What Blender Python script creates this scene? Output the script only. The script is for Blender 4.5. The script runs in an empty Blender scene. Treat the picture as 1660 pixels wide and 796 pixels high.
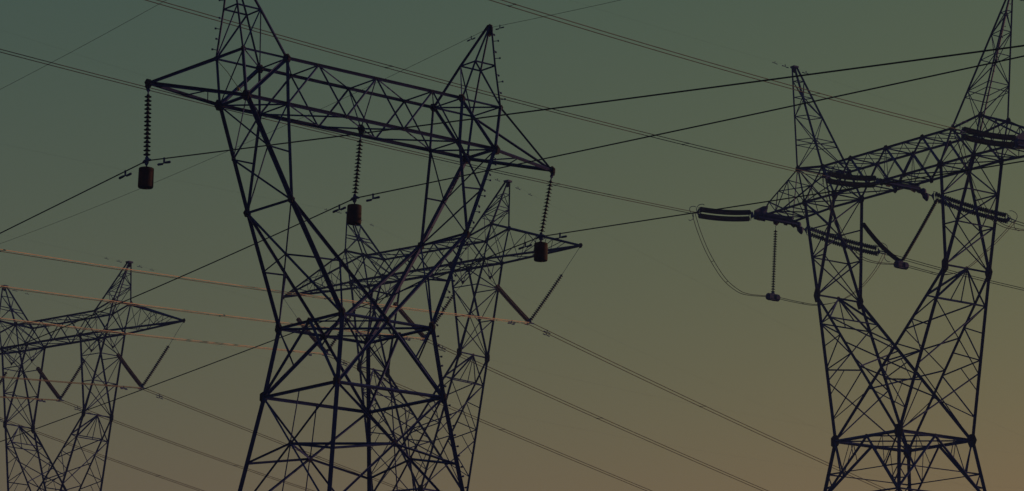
import bpy, math, random
from mathutils import Vector, Matrix
random.seed(4)
S = bpy.context.scene
COL = S.collection
UP = 1.6                       # eye height; the survey tables below are metres from the eye

# ------------------------------------------------------------------ camera
cam = bpy.data.cameras.new('camera')
cam.sensor_width = 36.0
cam.lens = 4514.13 / 1660.0 * 36.0
cam.clip_start = 0.5
cam.clip_end = 20000.0
co = bpy.data.objects.new('camera', cam)
COL.objects.link(co)
_p, _r = 0.2230, 0.0180
_m = Matrix.Rotation(math.pi / 2 + _p, 4, 'X') @ Matrix.Rotation(_r, 4, 'Z')
co.matrix_world = Matrix.Translation((0, 0, UP)) @ _m
S.camera = co

# ------------------------------------------------------------------ sky at dusk
SUN_AZ, SUN_EL = math.radians(64), math.radians(3)
w = bpy.data.worlds.new('World')
S.world = w
w.use_nodes = True
nt = w.node_tree
bg = nt.nodes['Background']
sky = nt.nodes.new('ShaderNodeTexSky')
sky.sky_type = 'NISHITA'
sky.sun_disc = False
sky.sun_elevation = SUN_EL
sky.sun_rotation = SUN_AZ
sky.dust_density, sky.ozone_density, sky.air_density = 0.3, 1.0, 1.6
sep = nt.nodes.new('ShaderNodeSeparateColor')
cmb = nt.nodes.new('ShaderNodeCombineColor')
nt.links.new(sky.outputs[0], sep.inputs[0])
SKY_STRENGTH = 0.1
for i, (k, g) in enumerate(((-3.040, 1.550), (-2.560, 0.950), (-2.640, 0.090))):   # the muted dusk grade of the sky
    pw = nt.nodes.new('ShaderNodeMath'); pw.operation = 'POWER'; pw.inputs[1].default_value = g
    ml = nt.nodes.new('ShaderNodeMath'); ml.operation = 'MULTIPLY'; ml.inputs[1].default_value = math.exp(k) / SKY_STRENGTH
    nt.links.new(sep.outputs[i], pw.inputs[0])
    nt.links.new(pw.outputs[0], ml.inputs[0])
    nt.links.new(ml.outputs[0], cmb.inputs[i])
nt.links.new(cmb.outputs[0], bg.inputs[0])
bg.inputs[1].default_value = SKY_STRENGTH

sd = bpy.data.lights.new('sun', 'SUN')
sd.energy = 3.0
sd.angle = math.radians(0.5)
sd.color = (1.0, 0.55, 0.30)
so = bpy.data.objects.new('sun', sd)
COL.objects.link(so)
_d = Vector((math.sin(SUN_AZ) * math.cos(SUN_EL), math.cos(SUN_AZ) * math.cos(SUN_EL), math.sin(SUN_EL)))
so.rotation_euler = _d.to_track_quat('Z', 'Y').to_euler()
so.location = (60, 40, 60)

S.view_settings.view_transform = 'Standard'
S.view_settings.look = 'None'
S.view_settings.exposure = 0.0
S.view_settings.gamma = 1.0
S.view_settings.use_curve_mapping = False
S.render.engine = 'CYCLES'
S.cycles.max_bounces = 3
S.cycles.volume_bounces = 0
S.cycles.diffuse_bounces = 1

# ------------------------------------------------------------------ materials
def mat(name, c1, c2, rough=0.7, metal=0.0, scale=3.0, bump=0.0):
    m = bpy.data.materials.new(name)
    m.use_nodes = True
    n = m.node_tree
    b = n.nodes['Principled BSDF']
    tc = n.nodes.new('ShaderNodeTexCoord')
    nz = n.nodes.new('ShaderNodeTexNoise')
    nz.inputs['Scale'].default_value = scale
    nz.inputs['Detail'].default_value = 5.0
    cr = n.nodes.new('ShaderNodeValToRGB')
    cr.color_ramp.elements[0].position = 0.35
    cr.color_ramp.elements[1].position = 0.68
    cr.color_ramp.elements[0].color = (*c1, 1)
    cr.color_ramp.elements[1].color = (*c2, 1)
    n.links.new(tc.outputs['Object'], nz.inputs['Vector'])
    n.links.new(nz.outputs['Fac'], cr.inputs[0])
    n.links.new(cr.outputs[0], b.inputs['Base Color'])
    b.inputs['Roughness'].default_value = rough
    b.inputs['Metallic'].default_value = metal
    b.inputs['Specular IOR Level'].default_value = 0.2
    if bump:
        bp = n.nodes.new('ShaderNodeBump')
        bp.inputs['Strength'].default_value = bump
        n.links.new(nz.outputs['Fac'], bp.inputs['Height'])
        n.links.new(bp.outputs[0], b.inputs['Normal'])
    return m

M_STEEL = mat('dark_painted_steel', (0.016, 0.030, 0.160), (0.028, 0.046, 0.250), 0.75)
M_LEG = mat('dark_main_steel', (0.016, 0.022, 0.120), (0.028, 0.034, 0.180), 0.75)
M_PLATE = mat('rusted_gusset_steel', (0.024, 0.018, 0.040), (0.044, 0.030, 0.055), 0.8)
M_GLAZE = mat('brown_glazed_porcelain', (0.010, 0.010, 0.032), (0.022, 0.018, 0.050), 0.6)
M_RUST = mat('rusty_weight_iron', (0.012, 0.005, 0.007), (0.034, 0.009, 0.009), 0.85, scale=6)
M_WIRE = mat('weathered_wire_dark', (0.030, 0.034, 0.060), (0.050, 0.052, 0.080), 0.6)
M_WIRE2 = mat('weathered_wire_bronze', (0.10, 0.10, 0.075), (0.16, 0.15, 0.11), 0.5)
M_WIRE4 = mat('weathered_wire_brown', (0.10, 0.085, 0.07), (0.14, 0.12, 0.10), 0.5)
M_WIRE3 = mat('aluminium_wire_painted_glint', (0.78, 0.56, 0.42), (0.92, 0.70, 0.54), 0.45)  # sunset glint of the left spans painted into the base colour
M_WIRE5 = mat('wire_painted_faint_glint', (0.24, 0.17, 0.12), (0.34, 0.24, 0.17), 0.5)  # fainter painted glint, for left spans of the far left pylon
M_STRAP = mat('tan_strap_webbing', (0.20, 0.17, 0.08), (0.30, 0.25, 0.12), 0.8)
M_FOOT = mat('footing_concrete', (0.22, 0.21, 0.19), (0.36, 0.34, 0.31), 0.9)
M_GROUND = mat('dry_grassland', (0.035, 0.040, 0.018), (0.095, 0.080, 0.040), 0.95, scale=0.35, bump=0.4)

# ------------------------------------------------------------------ mesh helpers
class MB:
    def __init__(s): s.v = []; s.f = []
    def add(s, vs, fs):
        o = len(s.v); s.v += [tuple(v) for v in vs]; s.f += [tuple(o + i for i in f) for f in fs]
    def angle(s, a, b, w, flip=1):
        """steel angle (L section) of leg width w from a to b"""
        a, b = Vector(a), Vector(b); d = b - a
        if d.length < 1e-4: return
        d.normalize(); w *= 0.80
        ref = Vector((0, 0, 1)) if abs(d.z) < 0.9 else Vector((0, 1, 0))
        x = d.cross(ref).normalized() * flip; y = x.cross(d).normalized()
        q = (x + y).normalized(); q2 = (x - y).normalized()
        x, y = q, q2
        t = max(0.010, w * 0.13); o = -0.30 * w
        prof = [(o, o), (o + w, o), (o + w, o + t), (o + t, o + t), (o + t, o + w), (o, o + w)]
        vs = [a + x * p[0] + y * p[1] for p in prof] + [b + x * p[0] + y * p[1] for p in prof]
        fs = [(i, (i + 1) % 6, 6 + (i + 1) % 6, 6 + i) for i in range(6)]
        s.add(vs, fs + [(5, 4, 3, 2, 1, 0), (6, 7, 8, 9, 10, 11)])
    def box(s, c, hx, hy, hz, ax=None):
        ax = ax or (Vector((1, 0, 0)), Vector((0, 1, 0)), Vector((0, 0, 1))); c = Vector(c)
        vs = [c + ax[0] * (i * hx) + ax[1] * (j * hy) + ax[2] * (k * hz) for i in (-1, 1) for j in (-1, 1) for k in (-1, 1)]
        s.add(vs, [(0, 1, 3, 2), (4, 6, 7, 5), (0, 4, 5, 1), (2, 3, 7, 6), (0, 2, 6, 4), (1, 5, 7, 3)])
    def tube(s, pts, r, n=6, cap=True):
        pts = [Vector(p) for p in pts]; rs = r if isinstance(r, (list, tuple)) else [r] * len(pts); vs = []
        for i, p in enumerate(pts):
            d = (pts[min(i + 1, len(pts) - 1)] - pts[max(i - 1, 0)]).normalized()
            ref = Vector((0, 0, 1)) if abs(d.z) < 0.95 else Vector((1, 0, 0))
            x = d.cross(ref).normalized(); y = x.cross(d)
            vs += [p + (x * math.cos(2 * math.pi * k / n) + y * math.sin(2 * math.pi * k / n)) * rs[i] for k in range(n)]
        fs = [(i * n + k, i * n + (k + 1) % n, (i + 1) * n + (k + 1) % n, (i + 1) * n + k) for i in range(len(pts) - 1) for k in range(n)]
        if cap: fs += [tuple(range(n))[::-1], tuple((len(pts) - 1) * n + k for k in range(n))]
        s.add(vs, fs)
    def lathe(s, c, axis, prof, n=12):
        """prof: list of (distance along axis, radius)"""
        c, d = Vector(c), Vector(axis).normalized()
        ref = Vector((0, 0, 1)) if abs(d.z) < 0.95 else Vector((1, 0, 0))
        x = d.cross(ref).normalized(); y = x.cross(d); vs = []
        for h, r in prof:
            vs += [c + d * h + (x * math.cos(2 * math.pi * k / n) + y * math.sin(2 * math.pi * k / n)) * r for k in range(n)]
        m = len(prof)
        fs = [(i * n + k, i * n + (k + 1) % n, (i + 1) * n + (k + 1) % n, (i + 1) * n + k) for i in range(m - 1) for k in range(n)]
        s.add(vs, fs + [tuple(range(n))[::-1], tuple((m - 1) * n + k for k in range(n))])
    def plate(s, c, nrm, r, t=0.018, n=8, asp=1.0, rot=0.3):
        c, d = Vector(c), Vector(nrm).normalized()
        x = d.cross(Vector((0, 0, 1)) if abs(d.z) < 0.9 else Vector((1, 0, 0))).normalized(); y = x.cross(d)
        ring = [x * math.cos(2 * math.pi * k / n + rot) * r + y * math.sin(2 * math.pi * k / n + rot) * r * asp for k in range(n)]
        vs = [c + q - d * t for q in ring] + [c + q + d * t for q in ring]
        s.add(vs, [tuple(range(n))[::-1], tuple(range(n, 2 * n))] + [(k, (k + 1) % n, n + (k + 1) % n, n + k) for k in range(n)])
    def build(s, name, m, parent=None):
        me = bpy.data.meshes.new(name)
        me.from_pydata(s.v, [], s.f)
        me.validate(); me.update()
        me.materials.append(m)
        o = bpy.data.objects.new(name, me)
        COL.objects.link(o)
        if parent is not None: o.parent = parent
        return o

def tag(o, label=None, cat=None, group=None, kind=None):
    if label: o['label'] = label
    if cat: o['category'] = cat
    if group: o['group'] = group
    if kind: o['kind'] = kind
    return o
def empty(name, loc=(0, 0, 0), rz=0.0):
    o = bpy.data.objects.new(name, None); COL.objects.link(o)
    o.location = loc; o.rotation_euler = (0, 0, rz); o.empty_display_size = 0.5
    return o
def kids(o): return [c for c in COL.objects if c.parent == o]
def copy_tree(o, parent=None):
    c = o.copy(); COL.objects.link(c)
    if parent is not None: c.parent = parent
    for ch in kids(o): copy_tree(ch, c)
    return c
def lerp(a, b, t): return Vector(a) + (Vector(b) - Vector(a)) * t
def mid(a, b): return lerp(a, b, 0.5)

# ------------------------------------------------------------------ survey tables (metres)
P1 = {'uo': 5.296, 'ui': 3.65, 'wb': 0.85, 'uot': 5.5, 'uit': 3.738, 'wt': 0.838, 'zt': 1.608, 'ua': 5.574, 'ro': -0.038, 'ri': 0.969, 'rw': 0.43, 'zr': 3.256, 'uk': 3.695, 'wk': 1.347, 'zk': -3.422, 'uw': 1.877, 'ww': 1.898, 'zw': -7.123, 'u2': 2.197, 'w2': 2.194, 'z2': -9.522, 'u3': 2.557, 'w3': 2.545, 'z3': -11.809, 'zp': -0.033, 'za': 4.866}
P4 = {'uo': 7.855, 'ui': 4.929, 'wb': 1.169, 'zob': 0.009, 'uot': 8.508, 'uit': 6.042, 'wt': 1.175, 'zt': 2.065, 'dz': 0.346, 'ut2': 3.351, 'uk': 5.897, 'wk': 1.839, 'zk': -6.602, 'uw': 2.899, 'ww': 3.072, 'zw': -16.588, 'u3': 3.345, 'w3': 3.636, 'z3': -19.651, 'ua': 10.136, 'za': 9.951, 'ubm': 1.684, 'wtp': 1.661, 'ztp': -0.259}
P3 = {'uo': 6.063, 'ui': 3.088, 'wb': 0.866, 'uot': 6.654, 'uit': 4.624, 'wt': 0.856, 'zt': 2.247, 'zit': 1.659, 'uk': 4.517, 'wk': 1.35, 'zk': -6.044, 'um': 4.0, 'wm': 2.5, 'zm': -15.0, 'uw': 2.146, 'ww': 2.179, 'zw': -14.825, 'ua': 7.243, 'za': 5.137, 'zp': 0.017}
POSE = {'q1': (-5.336, 93.856, 25.388, 0.666), 'q4': (24.558, 171.567, 43.47, -0.964), 'q3': (-5.759, 180.869, 39.046, -0.726), 'q2': (-33.752, 206.269, 38.744, -0.719)}
CLAMP1 = {'L': [-0.129, -2.703], 'M': [0.259, -2.476], 'R': [0.592, -2.435]}
STR4 = {'LN': [[16.06, 180.276, 43.183], [15.837, 180.083, 43.175], [12.171, 176.896, 42.555], [11.786, 176.561, 42.447]], 'MN': [[23.195, 170.621, 43.183], [22.887, 170.353, 43.191], [19.51, 167.418, 42.667], [19.213, 167.159, 42.635]], 'RN': [[30.201, 160.876, 43.382], [29.938, 160.648, 43.354], [26.243, 157.436, 42.952], [25.824, 157.072, 42.996]], 'LF': [[19.113, 182.394, 43.147], [19.854, 182.74, 42.857], [24.941, 185.112, 42.035], [25.433, 185.341, 41.966]], 'MF': [[26.061, 172.609, 43.166], [26.947, 173.023, 42.96], [32.052, 175.403, 42.158], [32.528, 175.625, 42.014]], 'RF': [[32.901, 162.749, 43.166], [33.788, 163.163, 42.96], [38.892, 165.543, 42.158], [39.369, 165.765, 42.014]]}
JUMP = {'L': [[11.786, 176.561, 42.447], [12.174, 176.882, 41.311], [12.819, 177.416, 39.958], [13.811, 178.236, 38.586], [14.721, 178.989, 37.936], [15.594, 179.711, 37.73], [17.405, 181.209, 37.908], [19.008, 182.034, 37.772], [20.536, 182.821, 37.751], [22.171, 183.662, 38.251], [23.649, 184.423, 39.33], [24.787, 185.008, 40.761], [25.433, 185.341, 41.966]], 'M': [[19.213, 167.159, 42.635], [19.703, 167.559, 40.776], [20.242, 167.998, 39.554], [21.08, 168.681, 38.431], [21.93, 169.374, 37.972], [23.007, 170.251, 37.909], [24.581, 171.534, 38.101], [26.222, 172.379, 37.917], [27.496, 173.034, 37.842], [29.006, 173.812, 38.401], [30.551, 174.607, 39.821], [31.985, 175.345, 41.364], [32.528, 175.625, 42.014]], 'R': [[26.053, 157.299, 42.635], [26.543, 157.699, 40.776], [27.082, 158.138, 39.554], [27.92, 158.821, 38.431], [28.77, 159.514, 37.972], [29.847, 160.391, 37.909], [31.421, 161.674, 38.101], [33.062, 162.519, 37.917], [34.336, 163.174, 37.842], [35.846, 163.952, 38.401], [37.391, 164.747, 39.821], [38.825, 165.485, 41.364], [39.368, 165.765, 42.014]]}
JC = {'L': [17.405, 181.209, 37.908], 'M': [24.581, 171.534, 38.101], 'R': [31.421, 161.674, 38.101]}
WIRES = [
    ['c1lL', [-12.017, 88.44, 22.685], -38.2, 0.0, -0.07586, 9.9],
    ['c1rL', [-12.017, 88.44, 22.685], 141.8, 8.3e-05, -0.12538, 37.6],
    ['c1lM', [-5.496, 94.06, 22.912], -38.2, 0.0006, -0.09584, 20.4],
    ['c1rM', [-5.496, 94.06, 22.912], 141.8, 0.000109, -0.058, 30.5],
    ['c1lR', [1.059, 99.637, 22.953], -38.2, 0.000233, -0.08558, 41.0],
    ['c1rR', [1.059, 99.637, 22.953], 141.8, 0.0, -0.06976, 13.7],
    ['g1lL', [-9.718, 90.412, 30.254], -38.2, 0.001, -0.07737, 16.3],
    ['g1rL', [-9.718, 90.412, 30.254], 141.8, 0.0, -0.12692, 20.2],
    ['g1lR', [-0.954, 97.301, 30.254], -38.2, 0.001, -0.08847, 36.9],
    ['g1rR', [-0.954, 97.301, 30.254], 141.8, 0.001, -0.10434, 6.8],
    ['b3rR', [1.194, 174.693, 34.546], 42, 0.000318, -0.16847, 39.7],
    ['b3rM', [-5.647, 180.77, 34.546], 42, 0.000238, -0.16485, 37.3],
    ['b3rL', [-12.526, 186.879, 34.546], 42, 0.0002, -0.16166, 34.8],
    ['b3lR', [1.194, 174.693, 34.546], 222, 0.000413, -0.08348, 42.1],
    ['b3lM', [-5.647, 180.77, 34.546], 222, 0.000311, -0.0786, 34.3],
    ['b3lL', [-12.526, 186.879, 34.546], 222, 0.000424, -0.08283, 26.8],
    ['b2rR', [-26.752, 200.146, 34.244], 42, 0.0002, -0.16328, 22.5],
    ['b2rM', [-33.639, 206.17, 34.244], 42, 0.000944, -0.17053, 20.5],
    ['b2rL', [-40.564, 212.227, 34.244], 42, 0.000676, -0.17096, 22.8],
    ['b2lR', [-26.752, 200.146, 34.244], 222, 0.0002, -0.08277, 12.6],
    ['b2lM', [-33.639, 206.17, 34.244], 222, 0.0013, -0.10091, 5.3],
    ['b4LN', [11.786, 176.561, 42.447], 229, 0.000495, -0.02579, 52.0],
    ['b4MN', [19.213, 167.159, 42.635], 229, 0.000473, -0.01917, 50.2],
    ['b4RN', [25.824, 157.072, 42.996], 229, 0.000659, -0.02471, 36.0],
    ['b4LF', [25.433, 185.341, 41.966], 65, 0.002886, -0.14854, 11.4],
    ['b4MF', [32.528, 175.625, 42.014], 65, 0.0002, -0.15128, 0.8],
    ['b4RF', [39.369, 165.765, 42.014], 65, 0.0002, -0.15128, 10.0],
    ['gq3l', [-0.344, 176.059, 44.183], 222, 0.0005, -0.0136, 3.3],
    ['gq3r', [-0.344, 176.059, 44.183], 42, 0.0005, -0.17088, 2.5],
    ['gq2l', [-28.3, 201.5, 43.881], 222, 0.0005, -0.00825, 2.9],
    ['gq2r', [-28.3, 201.5, 43.881], 42, 0.0005, -0.05425, 3.2],
    ['gq2l', [-39.204, 211.038, 43.881], 222, 0.0005, -0.06, 10.0],
    ['gq2r', [-39.204, 211.038, 43.881], 42, 0.0005, -0.06642, 2.9],
    ['gq3l', [-11.175, 185.68, 44.183], 222, 0.0005, -0.06, 10.0],
    ['gq3r', [-11.175, 185.68, 44.183], 42, 0.0005, -0.17, 10.0],
    ['g4n', [18.78, 179.895, 53.421], 229, 0.0005, -0.00378, 3.5],
    ['g4f', [18.78, 179.895, 53.421], 65, 0.0005, -0.17328, 2.0],
    ['g4n', [30.336, 163.238, 53.421], 229, 0.0005, -0.00378, 10.0],
    ['g4f', [30.336, 163.238, 53.421], 65, 0.0005, -0.17328, 10.0],
]
STRAP1 = (-5.116, 0.495)
STRAP2 = (-4.961, 0.373)

# ------------------------------------------------------------------ ground
g = MB()
g.add([(-4000, -4000, 0), (4000, -4000, 0), (4000, 6000, 0), (-4000, 6000, 0)], [(0, 1, 2, 3)])
tag(g.build('ground', M_GROUND), kind='structure')

# ------------------------------------------------------------------ lattice pylon builder
class Tower:
    """parts are lattice meshes; their heavy chords and gusset plates are sub-parts"""
    def __init__(s, root, H):
        s.root, s.H, s.N, s.cur = root, H, {}, None
    def pt(s, p):
        v = Vector(s.N[p]) if isinstance(p, str) else Vector(p)
        return v
    def up(s, p): return s.pt(p) + Vector((0, 0, s.H))
    def begin(s, name):
        s.cur = name; s.mb = MB(); s.ch = []; s.pl = []; s.bolts = []; s.sub = []
    def m(s, a, b, w): s.mb.angle(s.up(a), s.up(b), w, 1 if len(s.mb.v) % 24 else -1)
    def path(s, pts, w):
        for a, b in zip(pts, pts[1:]): s.m(a, b, w)
    def chord(s, pts, w, name='chord', bolts=False):
        k = MB(); P = [s.up(p) for p in pts]
        for a, b in zip(P, P[1:]): k.angle(a, b, w)
        s.ch.append((name, k))
        if bolts: s.bolts.append(P)
    def gus(s, p, r, nrm=(0, 1, 0), both=True, asp=1.0):
        k = MB(); c = s.up(p)
        k.plate(c, nrm, r * 1.06, 0.012, 6, asp, random.choice((0.0, 0.26, 0.52)))
        if both: k.plate(c, Vector(nrm).cross(Vector((0, 0, 1))), r * 0.85, 0.012, 5, asp, 0.3)
        s.pl.append(k)
    def end(s):
        o = s.mb.build(s.cur, M_STEEL, s.root)
        for n, k in s.ch: k.build(n, M_LEG, o)
        for k in s.pl: k.build('gusset_plate', M_PLATE, o)
        for n, k, mm in s.sub: k.build(n, mm, o)
        for P in s.bolts:
            for a, b in zip(P, P[1:]):
                d = (b - a); n = int(d.length / 0.36); d.normalize()
                out = Vector((a.x, a.y, 0)); out = (out - d * out.dot(d)).normalized()
                for i in range(n):
                    c = a + d * (0.3 + i * 0.36); k = MB()
                    side = d.cross(out).normalized() * (0.7 if i % 2 else -0.7)
                    e = (out + side).normalized() * 0.20
                    k.tube([c, c + e], 0.014, 5); k.tube([c + e * 0.8, c + e * 1.08], 0.036, 6)
                    k.build('step_bolt', M_STEEL, o)
        return o
    def face(s, a0, a1, b0, b1, ts, w, horiz=True, x=(), start=0, w2=None):
        """zigzag bracing between line a0-a1 and line b0-b1 at fractions ts; panels listed in x are cross braced"""
        A = [lerp(s.pt(a0), s.pt(a1), t) for t in ts]; B = [lerp(s.pt(b0), s.pt(b1), t) for t in ts]
        for i in range(len(ts)):
            if horiz and 0 < i and (A[i] - B[i]).length > 0.05: s.m(A[i], B[i], w2 or w)
            if i + 1 < len(ts):
                if i in x: s.m(A[i], B[i + 1], w); s.m(B[i], A[i + 1], w)
                elif (i + start) % 2 == 0: s.m(A[i], B[i + 1], w)
                else: s.m(B[i], A[i + 1], w)

def foundation(t, feet):
    for p in feet:
        k = MB(); c = t.up(p); c.z = 0
        k.lathe((c.x, c.y, -0.6), (0, 0, 1), [(0, 0.8), (0.75, 0.8), (0.85, 0.74), (1.15, 0.42), (1.2, 0.36)], 16)
        k.build('footing', M_FOOT, t.root)

SUF = ('LN', 'LF', 'RF', 'RN')

def body_panels(t, tops, levels, w_leg, w_x, w_h, bolts=None, red=True):
    """a flaring cross braced body under the four corner nodes; levels: (z, half_u, half_v)"""
    prev = {k: t.pt(tops[k]) for k in SUF}
    legs = {k: [prev[k]] for k in SUF}
    for z, hu, hv in levels:
        cur = {}
        for k in SUF:
            cur[k] = Vector(((-hu if k[0] == 'L' else hu), (-hv if k[1] == 'N' else hv), z)); legs[k].append(cur[k])
        for i in range(4):
            a, b = SUF[i], SUF[(i + 1) % 4]
            A, B, C, D = prev[a], prev[b], cur[a], cur[b]
            f = (A - B).length / ((A - B).length + (C - D).length)
            X = lerp(A, D, f)
            t.m(A, D, w_x); t.m(B, C, w_x)
            t.m(C, D, w_h * (1 if red else 0.7)) if z > -t.H + 0.5 else None
            t.m(mid(A, B), X, w_h * 0.8); fl = f if red else f + 0.10; t.m(X, lerp(A, C, fl), w_h * (1 if red else 1.2)); t.m(X, lerp(B, D, fl), w_h * (1 if red else 1.2))
            t.gus(X, w_x * 1.5, (B - A).cross(Vector((0, 0, 1))), False)
            if z > -t.H + 0.5: t.m(X, mid(C, D), w_h * 0.8)
            if not red: continue
            t.m(lerp(A, X, 0.5), lerp(A, C, f * 0.5), w_h * 0.7); t.m(lerp(B, X, 0.5), lerp(B, D, f * 0.5), w_h * 0.7)
            t.m(lerp(D, X, 0.5), lerp(B, D, 0.5 + f * 0.5), w_h * 0.7); t.m(lerp(C, X, 0.5), lerp(A, C, 0.5 + f * 0.5), w_h * 0.7)
        prev = cur
    for k in SUF: t.chord(legs[k], w_leg, 'leg', bolts == k)
    return legs

# ---- the near single-string pylon -----------------------------------------------------------
def build_near_tower():
    X, Y, Z, yaw = POSE['q1']; H = Z + UP; p = P1
    root = empty('lattice_pylon', (X, Y, 0), yaw)
    tag(root, 'big nearest steel lattice pylon left of centre carrying three weighted insulator strings', 'pylon')
    t = Tower(root, H); N = t.N
    for su in (-1, 1):
        sd = 'L' if su < 0 else 'R'
        for sv in (-1, 1):
            k = sd + ('N' if sv < 0 else 'F')
            N['OB' + k] = (su * p['uo'], sv * p['wb'], 0); N['IB' + k] = (su * p['ui'], sv * p['wb'], 0)
            N['OT' + k] = (su * p['uot'], sv * p['wt'], p['zt']); N['IT' + k] = (su * p['uit'], sv * p['wt'], p['zt'])
            N['RO' + k] = (su * (p['ua'] + p['ro']), sv * p['rw'], p['zr']); N['RI' + k] = (su * (p['ua'] - p['ri']), sv * p['rw'], p['zr'])
            N['K' + k] = (su * p['uk'], sv * p['wk'], p['zk']); N['W' + k] = (su * p['uw'], sv * p['ww'], p['zw'])
            N['A' + k] = (su * p['u2'], sv * p['w2'], p['z2'])
        N['TIP' + sd] = (su * 8.6, 0, p['zp']); N['APX' + sd] = (su * p['ua'], 0, p['za'])
    for f, sv in (('N', -1), ('F', 1)):
        for nm, u in (('TL', -2.433), ('T0', 0.0), ('TR', 2.433)): N[nm + f] = (u, sv * p['wt'], p['zt'])
        for nm, u in (('BL', -1.217), ('BR', 1.217)): N[nm + f] = (u, sv * p['wb'], 0)
        N['M' + f] = mid(N['WL' + f], N['WR' + f])
    for sd in 'LR': N['M' + sd] = mid(N['W' + sd + 'N'], N['W' + sd + 'F'])
    N['HUB'] = (0, 0, -0.02)
    # cross beam
    t.begin('cross_beam')
    for f in 'NF':
        t.chord(['OBL' + f, 'IBL' + f, 'BL' + f, 'BR' + f, 'IBR' + f, 'OBR' + f], 0.125)
        t.chord(['ITL' + f, 'TL' + f, 'T0' + f, 'TR' + f, 'ITR' + f], 0.11)
        t.path(['IBL' + f, 'TL' + f, 'BL' + f, 'T0' + f, 'BR' + f, 'TR' + f, 'IBR' + f], 0.068)
        for sd in 'LR':
            t.m('IT' + sd + f, 'OB' + sd + f, 0.13); t.m('OT' + sd + f, 'IT' + sd + f, 0.07)
            t.m('OT' + sd + f, 'OB' + sd + f, 0.14 if f == 'N' else 0.11); t.m('IT' + sd + f, 'IB' + sd + f, 0.14 if f == 'N' else 0.11)
            t.gus('OB' + sd + f, 0.205); t.gus('IT' + sd + f, 0.165); t.gus('IB' + sd + f, 0.10, both=False); t.gus('OT' + sd + f, 0.10, both=False)
        for q in ('TL', 'T0', 'TR', 'BL', 'BR'): t.gus(q + f, 0.065, both=False)
        t.m('T0' + f, 'HUB', 0.05)
    for q in ('TL', 'T0', 'TR', 'ITL', 'ITR', 'OTL', 'OTR', 'IBL', 'IBR'): t.m(q + 'N', q + 'F', 0.055)
    for q in ('OBL', 'OBR'): t.m(q + 'N', q + 'F', 0.11)
    for a, b in (('ITLN', 'TLF'), ('TLN', 'T0F'), ('T0N', 'TRF'), ('TRN', 'ITRF'), ('OTLN', 'ITLF'), ('OTRN', 'ITRF'),
                 ('IBLN', 'BLF'), ('IBLF', 'BLN'), ('IBRN', 'BRF'), ('IBRF', 'BRN'), ('BLN', 'HUB'), ('BLF', 'HUB'), ('BRN', 'HUB'), ('BRF', 'HUB'),
                 ('OBLN', 'IBLF'), ('OBLF', 'IBLN'), ('OBRN', 'IBRF'), ('OBRF', 'IBRN'), ('OTLN', 'OBLF'), ('OTRF', 'OBRN')):
        t.m(a, b, 0.055)
    t.gus('HUB', 0.16); t.gus((0, 0, -0.16), 0.10)
    t.end()
    for sd, su in (('L', -1), ('R', 1)):
        # arm tip
        t.begin('cross_arm')
        tip = 'TIP' + sd
        t.chord([tip, 'OT' + sd + 'N'], 0.09); t.chord([tip, 'OT' + sd + 'F'], 0.09)
        t.chord([tip, 'OB' + sd + 'N'], 0.12); t.chord([tip, 'OB' + sd + 'F'], 0.12)
        a = lerp(N[tip], N['OB' + sd + 'F'], 0.52); b = lerp(N[tip], N['OB' + sd + 'N'], 0.6); c = lerp(N[tip], N['OB' + sd + 'F'], 0.83)
        t.path([a, b, c], 0.045)
        t.gus(tip, 0.15); t.gus(Vector(N[tip]) + Vector((su * 0.03, 0, -0.12)), 0.10)
        t.end()
        # earth wire peak
        t.begin('earth_peak')
        for k, r, bo in (('O', 'RO', 1), ('I', 'RI', 0)):
            for f in 'NF':
                bolt = (bo and ((sd == 'L' and f == 'F') or (sd == 'R' and f == 'N')))
                t.chord([k + 'T' + sd + f, r + sd + f, Vector(N['APX' + sd]) + Vector(((0.05 if k == 'O' else -0.05) * su, -0.05 if f == 'N' else 0.05, 0))], 0.085, bolts=bolt)
        o1, o2 = ('F', 'N') if sd == 'L' else ('N', 'F')
        for a, b in (('RO' + sd + 'N', 'RO' + sd + 'F'), ('RI' + sd + 'N', 'RI' + sd + 'F'), ('RO' + sd + 'N', 'RI' + sd + 'N'), ('RO' + sd + 'F', 'RI' + sd + 'F'),
                     ('RI' + sd + 'F', 'OT' + sd + 'F'), ('RI' + sd + 'N', 'OT' + sd + 'N'), ('RO' + sd + o2, 'OT' + sd + o1), ('RI' + sd + 'N' if sd == 'L' else 'RI' + sd + 'F', 'IT' + sd + ('F' if sd == 'L' else 'N'))):
            t.m(a, b, 0.06)
        ap = Vector(N['APX' + sd])
        t.gus(ap - Vector((0, 0, 0.16)), 0.15, asp=1.6); t.gus(ap + Vector((0, 0, 0.02)), 0.10, (0, 0, 1), False)
        t.end()
        # fork column
        t.begin('fork_column')
        M_ = {}
        for f, tm in (('N', 0.48), ('F', 0.50)):
            ob, ib, kk, ww, mm = 'OB' + sd + f, 'IB' + sd + f, 'K' + sd + f, 'W' + sd + f, 'M' + f
            wn = 0.165
            t.chord([ob, kk, ww], wn, bolts=(sd == 'R' and f == 'N'))
            t.chord([ib, kk, mm], 0.13)
            M_[f] = lerp(N[ob], N[kk], tm)
            t.m(M_[f], lerp(N[ib], N[kk], 0.5), 0.055); t.m(ib, M_[f], 0.06)
            t.gus(kk, 0.15); t.gus(M_[f], 0.07, both=False)
        t.m('OB' + sd + 'N', M_['F'], 0.05); t.m('OB' + sd + 'F', M_['N'], 0.05)
        t.m(M_['N'], 'K' + sd + 'F', 0.06); t.m(M_['F'], 'K' + sd + 'N', 0.06); t.m('K' + sd + 'N', 'K' + sd + 'F', 0.085)
        t.m('K' + sd + 'N', 'W' + sd + 'F', 0.075); t.m('K' + sd + 'F', 'W' + sd + 'N', 0.075)
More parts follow.
